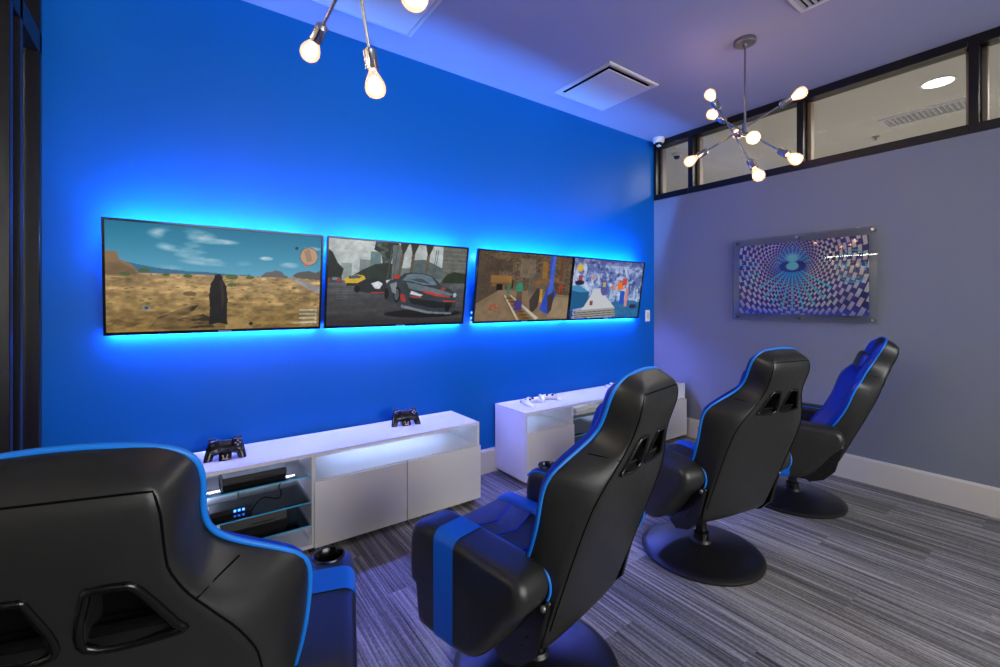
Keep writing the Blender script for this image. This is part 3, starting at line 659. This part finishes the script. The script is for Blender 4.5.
# ------------------------------------------------------------ media cabinets
def cabinet(x0, label):
    t = thing('media_cabinet', label, 'cabinet', (x0, 0, 0), 0, 'low white media cabinets under the televisions')
    Y0, Y1, Z1, L = 2.42, 2.79, .52, 1.975
    xs = [0, .465, .955, 1.465, L]; th = .018
    obj('top', add_box(BM(), 0, L, Y0+.0, Y1, Z1-th, Z1, .001, 1), 'white', t)
    bm = add_box(BM(), 0, th, Y0, Y1, .03, Z1-th, .001, 1); obj('side_panel', bm, 'white', t)
    bm = add_box(BM(), L-th, L, Y0, Y1, .03, Z1-th, .001, 1); obj('side_panel', bm, 'white', t)
    for x in (xs[1], xs[2]):
        obj('divider', add_box(BM(), x-th/2, x+th/2, Y0+.004, Y1-.012, .048, Z1-th), 'white', t, False)
    obj('bottom_panel', add_box(BM(), th, L-th, Y0+.004, Y1-.012, .03, .048), 'white', t, False)
    obj('back_panel', add_box(BM(), th, L-th, Y1-.012, Y1, .03, Z1-th), 'white', t, False)
    zc = .375
    for a, b in ((th, xs[1]-th/2), (xs[2]+th/2, L-th)):
        obj('shelf', add_box(BM(), a, b, Y0+.004, Y1-.012, zc-th, zc), 'white', t, False)
        bm = BM(); add_box(bm, a+.15, b-.12, Y1-.10, Y1-.092, Z1-th-.006, Z1-th-.001)
        obj('led_strip', bm, 'ledcyan', t, False)
    for a, b in ((0, xs[1]), (xs[2], xs[3]-.0015), (xs[3]+.0015, L)):
        obj('door', add_box(BM(), a+.001, b-.001, Y0-.018, Y0-.001, .034, zc-.002, .0015, 2), 'white', t)
    for z in (.405, .268, .149):
        g = obj('glass_shelf', add_box(BM(), xs[1]+th/2, xs[2]-th/2, Y0+.012, Y1-.014, z-.006, z), 'shelfglass', t, False)
        obj('edge', add_box(BM(), xs[1]+th/2, xs[2]-th/2, Y0+.010, Y0+.012, z-.006, z), 'glassedge', g, False)
        obj('led_strip', add_box(BM(), xs[1]+.03, xs[2]-.03, Y1-.052, Y1-.044, Z1-th-.006, Z1-th-.001), 'ledbayfill', t, False)
    obj('led_strip', add_box(BM(), xs[1]+th/2+.002, xs[1]+th/2+.010, Y1-.030, Y1-.016, .06, .39), 'ledbayfill', t, False)  # added upright strip, tucked out of view, to brighten the shelf bay
    for x in (.06, xs[2], L-.06):
        for y in (Y0+.04, Y1-.05): obj('foot', add_lathe(BM(), [(0, 0), (.018, 0), (.016, .03), (0, .03)], x, y, 0, 16), 'matte', t)
    return t
cabinet(-.395, 'long white media cabinet with a black console, nearer the camera')
cabinet(1.966, 'long white media cabinet against the grey wall corner, with white controllers on top')

# consoles
def slab_console(loc, w, d, h, mt, label, name='game_console', tilt=0):
    t = thing(name, label, 'game console', loc, 0)
    obj('lower_shell', add_prism(BM(), [(-d/2+.012, 0), (d/2, 0), (d/2, h*.46), (-d/2, h*.46)], -w/2, w/2, 'X', .002, 1), mt, t)
    obj('upper_shell', add_prism(BM(), [(-d/2-.004, h*.54), (d/2, h*.54), (d/2, h), (-d/2+.010, h)], -w/2, w/2, 'X', .002, 1), mt, t)
    obj('groove', add_box(BM(), -w/2+.004, w/2-.004, -d/2+.006, d/2-.004, h*.45, h*.55), 'gloss', t, False)
    obj('disc_slot', add_box(BM(), -w*.05, w*.3, -d/2-.002, -d/2+.004, h*.62, h*.66), 'dark', t, False)
    return t
slab_console((.30, 2.590, .405), .275, .27, .058, 'matte', 'black game console on the upper glass shelf of the near cabinet')
slab_console((.30, 2.60, .149), .29, .25, .095, 'matte', 'black game console low in the near cabinet')
slab_console((2.66, 2.590, .405), .27, .23, .055, 'whitefab', 'white game console on the upper glass shelf of the far cabinet')
t = thing('network_switch', 'small black box with three blue lights on the middle glass shelf', 'network switch', (.20, 2.56, .268))
obj('case', add_box(BM(), -.09, .09, -.05, .05, 0, .026, .003, 1), 'matte', t)
for k in range(3): obj('status_light', add_box(BM(), .012+.018*k, .022+.018*k, -.052, -.0495, .008, .018), 'leddot', t, False)
def cable(pts, label):
    tag(obj('cable', add_tube(BM(), catmull(pts, 8), .0032, 8), 'cable'), label, 'cable')
cable([(.26, 2.73, .45), (.25, 2.745, .38), (.27, 2.74, .32), (.25, 2.71, .30), (.24, 2.63, .285), (.22, 2.614, .281)], 'black cable dropping behind the upper console to the box with blue lights')
cable([(.30, 2.74, .41), (.32, 2.745, .36), (.37, 2.735, .31), (.44, 2.73, .33), (.46, 2.735, .30), (.43, 2.74, .23), (.40, 2.728, .20)], 'black cable looping from the upper console to the lower one')
cable([(2.55, 2.715, .42), (2.53, 2.73, .36), (2.50, 2.74, .30), (2.51, 2.745, .2), (2.56, 2.74, .155)], 'black cable hanging behind the white console')

# controllers
def pad_body(bm, lift=0):
    # handheld pad lying in XY, grips toward -Y
    secs = [(-.075, -.010, .030, .017), (-.062, -.004, .040, .020), (-.04, -.001, .038, .019), (-.02, .0, .034, .017), (0, .0, .033, .016), (.02, .0, .034, .017), (.04, -.001, .038, .019), (.062, -.004, .040, .020), (.075, -.010, .030, .017)]
    n = 16; rings = []
    def sec(x, cy, ry, rz): return [bm.verts.new((x, cy+ry*math.copysign(abs(math.cos(a))**.7, math.cos(a)), rz*math.copysign(abs(math.sin(a))**.8, math.sin(a)))) for a in [2*PI*k/n for k in range(n)]]
    for s in secs: rings.append(sec(*s))
    for a, b in zip(rings, rings[1:]):
        for k in range(n): bm.faces.new((a[k], a[(k+1) % n], b[(k+1) % n], b[k]))
    bm.faces.new(rings[0]); bm.faces.new(rings[-1][::-1])
    for s in (-1, 1):
        add_tube(bm, catmull([(s*.060, .0, 0), (s*.066, -.030, -.002), (s*.074, -.062, -.008), (s*.076, -.080, -.012), (s*.075, -.090, -.014)], 4), lambda i: [.020, .020, .020, .020, .0200, .0198, .0195, .019, .0185, .018, .0175, .017, .016, .015, .0135, .011, .006][min(i, 16)], 14)
    bmesh.ops.recalc_face_normals(bm, faces=bm.faces)
    return bm
def controller(loc, rz, tilt, light, label, dock=True):
    t = thing('game_controller', label, 'game controller', loc, rz, ('white' if light else 'black')+' game controllers on the cabinets')
    mb, md = ('whitefab', 'base') if light else ('gloss', 'matte')
    lift = .058 if dock else .020
    T = Matrix.Translation((0, 0 if not dock else .005, lift)) @ Matrix.Rotation(tilt, 4, 'X')
    def P(name, bm, m, par=t):
        bmesh.ops.transform(bm, matrix=T, verts=bm.verts); return obj(name, bm, m, par, True, 50)
    body = P('body', pad_body(BM()), mb)
    for s in (-1, 1):
        bm = add_tube(BM(), [(s*.024, -.018, .012), (s*.024, -.018, .022)], .006, 12); add_lathe(bm, [(0, .027), (.0085, .027), (.0095, .024), (.0085, .021), (0, .021)], s*.024, -.018, 0, 16)
        P('thumbstick', bm, 'matte')
        P('trigger', add_box(BM(), s*.055-.017, s*.055+.017, .028, .044, -.012, .012, .005, 2), md)
    bm = BM(); add_box(bm, -.064, -.044, .003, .009, .017, .022, .001, 1); add_box(bm, -.057, -.051, -.004, .016, .017, .022, .001, 1); P('direction_pad', bm, 'matte')
    for a in range(4):
        P('button', add_lathe(BM(), [(0, .023), (.004, .023), (.0046, .021), (.0046, .015), (0, .015)], .054+.010*math.cos(a*PI/2), .006+.010*math.sin(a*PI/2), 0, 10), 'grille' if not light else 'matte')
    if not light: P('touch_pad', add_box(BM(), -.026, .026, .0, .028, .012, .0185, .002, 1), 'matte')
    if dock:
        d = obj('charging_stand', add_prism(BM(), [(-.045, 0), (.035, 0), (.035, .03), (.012, .045), (-.02, .034), (-.043, .012)], -.028, .028, 'X', .006, 2), 'gloss', t)
        obj('stand_light', add_box(BM(), -.012, .012, -.047, -.040, .008, .012), 'silver', d, False)
        for s in (-1, 1): obj('stand_mark', add_prism(BM(), [(s*.004, .014), (s*.009, .014), (s*.013, .026), (s*.008, .026)], -.046, -.030, 'Y'), 'brass', d, False)
    return t
controller((.184, 2.60, .52), R(-6), R(62), False, 'black game controller on a charging stand above the black consoles')
controller((1.167, 2.65, .52), R(-12), R(55), False, 'black game controller on a charging stand near the right end of the near cabinet')
controller((2.171, 2.63, .52), R(25), R(8), True, 'white game controller nearest the left end of the far cabinet', False)
controller((2.40, 2.66, .52), R(-18), R(8), True, 'white game controller lying second from the left end of the far cabinet', False)
controller((3.17, 2.66, .52), R(20), R(8), True, 'white game controller on the far cabinet, half behind the second chair', False)

# ------------------------------------------------------------ gaming chair
_pc = {}
def interp(tab, t):
    """monotone cubic through the table"""
    key = id(tab)
    if key not in _pc:
        x = [a for a, _ in tab]; y = [b for _, b in tab]; n = len(x)
        h = [x[i+1]-x[i] for i in range(n-1)]; d = [(y[i+1]-y[i])/h[i] for i in range(n-1)]
        m = [d[0]]+[0 if d[i-1]*d[i] <= 0 else 3*(h[i-1]+h[i])/((2*h[i]+h[i-1])/d[i-1]+(h[i]+2*h[i-1])/d[i]) for i in range(1, n-1)]+[d[-1]]
        _pc[key] = (x, y, h, m)
    x, y, h, m = _pc[key]
    if t >= x[-1]: return y[-1]
    i = max(0, max(k for k in range(len(x)) if x[k] <= t)) if t > x[0] else 0
    i = min(i, len(h)-1)
    q = (t-x[i])/h[i]
    return (2*q**3-3*q*q+1)*y[i]+(q**3-2*q*q+q)*h[i]*m[i]+(-2*q**3+3*q*q)*y[i+1]+(q**3-q*q)*h[i]*m[i+1]
WP = [(0, .205), (.06, .222), (.16, .236), (.26, .250), (.36, .270), (.46, .284), (.53, .288), (.56, .284), (.585, .266), (.62, .212), (.655, .163), (.69, .143), (.73, .141), (.78, .147), (.81, .146), (.832, .137), (.847, .118), (.857, .088), (.862, .0)]
WR = [(0, .205), (.06, .220), (.25, .232), (.40, .236), (.50, .230), (.56, .208), (.62, .170), (.67, .140), (.72, .126), (.79, .127), (.825, .120), (.843, .104), (.855, .070), (.862, .0)]
DP = [(0, .10), (.10, .135), (.18, .140), (.28, .120), (.40, .112), (.53, .122), (.62, .108), (.69, .092), (.80, .088), (.862, .084)]
RB = [(0, .012), (.03, .0), (.76, .0), (.80, .004), (.832, .016), (.851, .040), (.862, .084)]   # rear face
FC = [(0, .08), (.30, .070), (.6, .076), (.70, .084), (.80, .094), (.85, .090), (.862, .084)]
def back_pt(s, t, d): return (s, d, t)
def make_backrest(par):
    ts = [0, .012, .03, .06]+[.06+.018*k for k in range(1, 41)]+[.79, .80, .81, .82, .828, .836, .843, .849, .854, .858, .8605]
    ts = sorted(set(round(t, 4) for t in ts))
    bm = BM(); rings = []; mats = None
    for t in ts:
        wp, wr, dp, rb, fc = interp(WP, t), interp(WR, t), interp(DP, t), interp(RB, t), interp(FC, t)
        wr = min(wr, wp*.985)
        fr = min(1, (.862-t)/.06); bol = .026*fr
        if t < .012: rb += .01
        half = [(0, rb-.004*fr), (wr*.5, rb-.003*fr), (wr*.86, rb), (wr*.965, rb+.004*fr), (wr, rb+.010*fr),
                (wr+(wp-wr)*.30, rb+(dp-rb)*.26), (wr+(wp-wr)*.62, rb+(dp-rb)*.55), (wr+(wp-wr)*.88, rb+(dp-rb)*.82), (wp, dp),
                (wp*.975, dp+bol*.6), (wp*.88, dp+bol), (wp*.76, dp+bol*.7), (wp*.64, fc+(dp-fc)*.35), (wp*.58, fc-.004*fr), (wp*.5, fc), (wp*.2, fc+.002*fr)]
        ring = half+[(0, fc+.002*fr)]+[(-s, d) for s, d in half[:0:-1]]
        rings.append([bm.verts.new(back_pt(s, t, d)) for s, d in ring])
    n = len(rings[0])
    def mi(k):
        k = min(k, n-1-k)
        return 1 if 8 <= k <= 12 else (2 if k > 12 else 0)
    for i, (a, b) in enumerate(zip(rings, rings[1:])):
        for k in range(n):
            f = bm.faces.new((a[k], a[(k+1) % n], b[(k+1) % n], b[k])); f.material_index = mi(k)
            if ts[i] > .70 and f.material_index == 1: f.material_index = 1
    bm.faces.new(rings[0]); bm.faces.new(rings[-1])
    bmesh.ops.recalc_face_normals(bm, faces=bm.faces)
    o = obj('backrest', bm, ['leather', 'bluedeep', 'leatherg'], par, True, 50)
    # slot openings through the shell
    for s in (-1, 1):
        pts = slot_outline(s)
        boolean(o, add_prism(BM(), pts, -.05, .045, 'Y'))
    for s in (-1, 1):
        sl = obj('harness_slot', add_tube(BM(), catmull([(x, -.003, z) for x, z in slot_outline(s, 0)], 6, True), .0062, 8, True), 'gloss', o, True, 80)
        bm = BM(); q = slot_outline(s, .002)
        add_prism(bm, q, .040, .044, 'Y'); obj('slot_lining', bm, 'dark', sl, False)
        bm = add_tube(BM(), [(q[0][0]*1.0, .010, q[0][1]+.012), (q[1][0], .010, q[1][1]+.014)], .008, 8); obj('slot_lip', bm, 'gloss', sl)
    # piping around the front edge
    path = [(interp(WP, t), interp(DP, t), t) for t in [.13+.015*k for k in range(45)]+[.80, .812, .822, .832, .840, .847, .853, .857, .860]]
    P = [(s+.002, d, t) for s, d, t in path]+[(.04, .084, .8635), (0, .084, .8645), (-.04, .084, .8635)]+[(-s-.002, d, t) for s, d, t in path[::-1]]
    P = [Vector(p) for p in P]
    for _ in range(4): P = [P[0]]+[(P[i-1]+P[i]*2+P[i+1])/4 for i in range(1, len(P)-1)]+[P[-1]]
    obj('piping', add_tube(BM(), catmull(P, 2), .0050, 8), 'pipe', o, True, 80)
    # stitched seam round the rear panel
    path = [(interp(WR, t)*.965, interp(RB, t)+.0032, t) for t in [.10+.015*k for k in range(46)]+[.785, .797, .808, .817, .824, .830]]
    P = path+[(path[-1][0]*k, path[-1][1]-.0045, path[-1][2]+.004) for k in (.8, .5, 0, -.5, -.8)]+[(-s, d, t) for s, d, t in path[::-1]]
    obj('seam', add_tube(BM(), P, .0016, 6), 'dark', o, True, 80)
    for s in (-1, 1):
        w = interp(WR, .645)
        obj('seam', add_tube(BM(), catmull([(s*w*.97, .002, .645), (s*(w+.012), .036, .640), (s*(w+.035), .080, .632)], 5), .0016, 6), 'dark', o, True, 80)
    # neck pillow on the front, strapped on
    bm = add_box(BM(), -.105, .105, .088, .145, .635, .745, .026, 4); pl = obj('neck_pillow', bm, 'leatherg', o)
    for s in (-1, 1): obj('pillow_end', add_box(BM(), s*.088-.022, s*.088+.022, .086, .143, .64, .74, .02, 3), 'bluedeep', pl)
    # stitched chevrons on the inner face
    for z in (.30, .36, .42): obj('seam', add_tube(BM(), [(-.13, interp(FC, z)+.003, z), (0, interp(FC, z)+.004, z-.035), (.13, interp(FC, z)+.003, z)], .002, 6), 'bluedeep', o)
    return o
def slot_outline(s, inset=.0):
    i = inset
    q = [(.018+i, .598+i), (.122-i, .598+i), (.118-i, .628), (.088-i, .690-i), (.074-i, .700-i), (.034+i, .700-i), (.024+i, .690-i)]
    q = [(.018+i, .598+i), (.124-i, .598+i), (.121-i, .618), (.086-i, .690-i), (.070-i, .700-i), (.040+i, .700-i), (.030+i, .690-i)]
    return [(s*x, z) for x, z in (q if s > 0 else q)]
ARM = [(.225, .375), (.243, .382), (.252, .43), (.250, .52), (.236, .562), (.208, .583), (.16, .592), (.08, .588), (-.10, .578), (-.18, .572), (-.218, .560), (-.238, .532), (-.240, .497), (-.222, .460), (-.18, .415), (-.11, .32), (-.05, .268), (.02, .255), (.16, .25), (.200, .262), (.214, .29)]
def make_arm(par, s):
    x0, x1 = (s*.234, s*.376) if s > 0 else (s*.372, s*.230)
    pts = [(p.x, p.y) for p in catmull([(a, b, 0) for a, b in ARM], 3, True)]
    o = obj('armrest', add_cushion(BM(), pts, x0, x1, .034), 'leather', par, True, 60)
    if s > 0:
        c = BM(); add_lathe(c, [(0, -.075), (.035, -.075), (.038, .05), (0, .05)], s*.308, .176, .590, 36); boolean(o, c)
        cup = obj('cup_holder', add_lathe(BM(), [(0, -.072), (.0345, -.072), (.0375, .001), (.042, .001), (.0435, .003), (.042, .006), (.039, .006), (.036, .002), (.033, -.066), (0, -.066)], s*.308, .176, .590, 36), 'gloss', o)
    # blue band wrapped round the pad
    bm = add_cushion(BM(), pts, x0, x1, .034, .0025)
    for y, sg in ((.112, 1), (.022, -1)):
        bmesh.ops.bisect_plane(bm, geom=bm.verts[:]+bm.edges[:]+bm.faces[:], plane_co=(0, y, 0), plane_no=(0, sg, 0), clear_outer=True)
    obj('band', bm, 'blue', o, True, 60)
    # piping along the top inner edge and round the rear
    xi = s*.236
    pr = [(p.x, p.y) for p in catmull([(a, b, 0) for a, b in ARM[4:15]], 5)]
    k = .0
    P = [(xi - s*.0, a, b+.0) for a, b in pr]
    obj('piping', add_tube(BM(), [(xi+s*.008, a, b-.010) for a, b in pr], .0045, 8), 'pipe', o, True, 80)
    if s > 0:
        pr2 = [(p.x, p.y) for p in catmull([(a, b, 0) for a, b in ARM[9:14]], 5)]
        obj('piping', add_tube(BM(), [(s*.356, a+.004, b-.010) for a, b in pr2], .0045, 8), 'pipe', o, True, 80)
    return o
def make_chair(label):
    t = thing('gaming_chair', label, 'gaming chair', (0, 0, 0), 0, 'black and blue gaming chairs in a row')
    obj('base', add_lathe(BM(), [(0, 0), (.282, 0), (.291, .004), (.293, .014), (.286, .022), (.26, .028), (.20, .038), (.12, .052), (.05, .062), (.042, .075), (.0, .075)], n=72), 'basem', t)
    obj('column', add_lathe(BM(), [(0, .07), (.036, .07), (.036, .11), (.026, .115), (.026, .20), (.0, .20)], n=28), 'gloss', t)
    bm = add_box(BM(), -.16, .16, -.07, .14, .195, .225, .006, 2); add_box(bm, -.20, -.165, -.09, .15, .205, .25, .006, 2); add_box(bm, .165, .20, -.09, .15, .205, .25, .006, 2)
    add_tube(bm, [(-.2, -.05, .225), (.2, -.05, .225)], .012, 10); add_tube(bm, [(-.2, .13, .225), (.2, .13, .225)], .012, 10)
    obj('swivel_frame', bm, 'gloss', t)
    # seat: loft across X
    bm = BM()
    prof = [(-.11, .235), (.30, .225), (.352, .25), (.368, .32), (.362, .40), (.335, .445), (.28, .462), (.10, .452), (-.06, .442), (-.15, .438)]
    pp = [(p.x, p.y) for p in catmull([(a, b, 0) for a, b in prof], 3, True)]
    add_cushion(bm, pp, -.152, .152, .014); seat = obj('seat', bm, 'leatherg', t, True, 50)
    for s in (-1, 1):
        bm = BM(); a, b = sorted((s*.150, s*.224)); add_cushion(bm, [(y, z+(.012 if z > .35 else 0)) for y, z in pp], a, b, .022)
        for f in bm.faces:
            c = f.calc_center_median(); f.material_index = 0 if (c.z > .435 or (c.y < .0 and c.z < .29)) else 1
        obj('bolster', bm, ['blue', 'leatherg'], seat, True, 50)
    for y in (.02, .14, .24): obj('seam', add_tube(BM(), [(-.145, y, .4605 if y > .1 else .452), (0, y-.05, .459 if y > .1 else .451), (.145, y, .4605 if y > .1 else .452)], .003, 6), 'bluedeep', seat)
    br = make_backrest(t); br.location = (0, -.190, .263); br.rotation_euler = (R(19.2), 0, 0)
    for s in (-1, 1):
        a = make_arm(t, s)
        # recliner linkage under the rear of the arm
        m = obj('recliner_bracket', add_prism(BM(), [(-.243, .445), (-.235, .465), (-.185, .45), (-.10, .32), (-.04, .24), (-.08, .215), (-.15, .24), (-.205, .30)], *sorted((s*.243, s*.262)), 'X', .003, 1), 'gloss', t)
        bm = add_tube(BM(), [(s*.235, -.232, .452), (s*.262, -.232, .452)], .005, 10); obj('pivot_bolt', add_ball(bm, (s*.266, -.232, .452), .010, (.7, 1, 1)), 'silver', t)
        obj('recliner_spring', add_tube(BM(), catmull([(s*.25+.012*math.cos(k*1.3), -.20+.004*k, .385-.007*k+.010*math.sin(k*1.3)) for k in range(14)], 3), .003, 6), 'gloss', t)
    bm = add_tube(BM(), catmull([(.25, .02, .24), (.30, .0, .25), (.345, -.02, .27), (.375, -.05, .275)], 4), .007, 8); obj('recliner_lever', bm, 'gloss', t)
    return t
labels = ['gaming chair closest to the camera, its black back filling the lower left corner',
          'second gaming chair from the left, its blue banded left arm in full view',
          'third gaming chair from the left, between its banded neighbour and the farthest chair',
          'farthest gaming chair, beside the grey wall, its front side turned to view']
pose = [(-.008, 1.205, 73.3, 19.6), (1.027, 1.205, 101.5, 19.8), (2.20, 1.260, 78.5, 20.7), (3.29, 1.25, 112., 24.)]
proto = make_chair(labels[0])
for i, (x, y, ph, th) in enumerate(pose):
    c = proto if i == 0 else copy_tree(proto)
    c.location = (x, y, 0); c.rotation_euler = (0, 0, R(ph-90)); c['label'] = labels[i]
    for ch in c.children:
        if ch.name.startswith('backrest'): ch.rotation_euler = (R(th), 0, 0)

# ------------------------------------------------------------ light
def area(name, loc, rot, sx, sy, e, col):
    l = bpy.data.lights.new(name, 'AREA'); l.shape = 'RECTANGLE'; l.size = sx; l.size_y = sy; l.energy = e; l.color = col
    o = bpy.data.objects.new(name, l); C.objects.link(o); o.location = loc; o.rotation_euler = rot; return o
# assumed, unseen fill lamp outside the front glazing, lighting the room from behind
area('front_fill_assumed', (1.8, YF-.3, 1.8), (R(90), 0, 0), 4.0, 2.4, 275, (1., .96, .90))
# assumed, unseen lamps on the other side of the transom and of the storefront
area('corridor_light_assumed', (5.3, .8, HC-.04), (0, 0, 0), .6, 4.5, 150, (1., .93, .82))
area('hall_light_added', (XL-.75, 1.0, 2.9), (0, 0, 0), .3, 2.5, 110, (1., .88, .72))  # added lamp, out of view, brightens what shows through the storefront
w = bpy.data.worlds.new('world'); S.world = w; w.use_nodes = True
w.node_tree.nodes['Background'].inputs[0].default_value = (.5, .6, .8, 1); w.node_tree.nodes['Background'].inputs[1].default_value = .25

# ------------------------------------------------------------ camera
cd = bpy.data.cameras.new('camera'); cam = bpy.data.objects.new('camera', cd); C.objects.link(cam)
cd.sensor_width = 36; cd.sensor_fit = 'HORIZONTAL'; cd.lens = 443.6*36/1000; cd.shift_y = -.0315; cd.clip_start = .02
cam.location = (0, 0, 1.3); cam.rotation_euler = (R(90), 0, R(54.197-90))
S.camera = cam
S.view_settings.view_transform = 'Standard'; S.view_settings.look = 'None'; S.view_settings.gamma = 1; S.view_settings.use_curve_mapping = False
S.view_settings.exposure = 0.
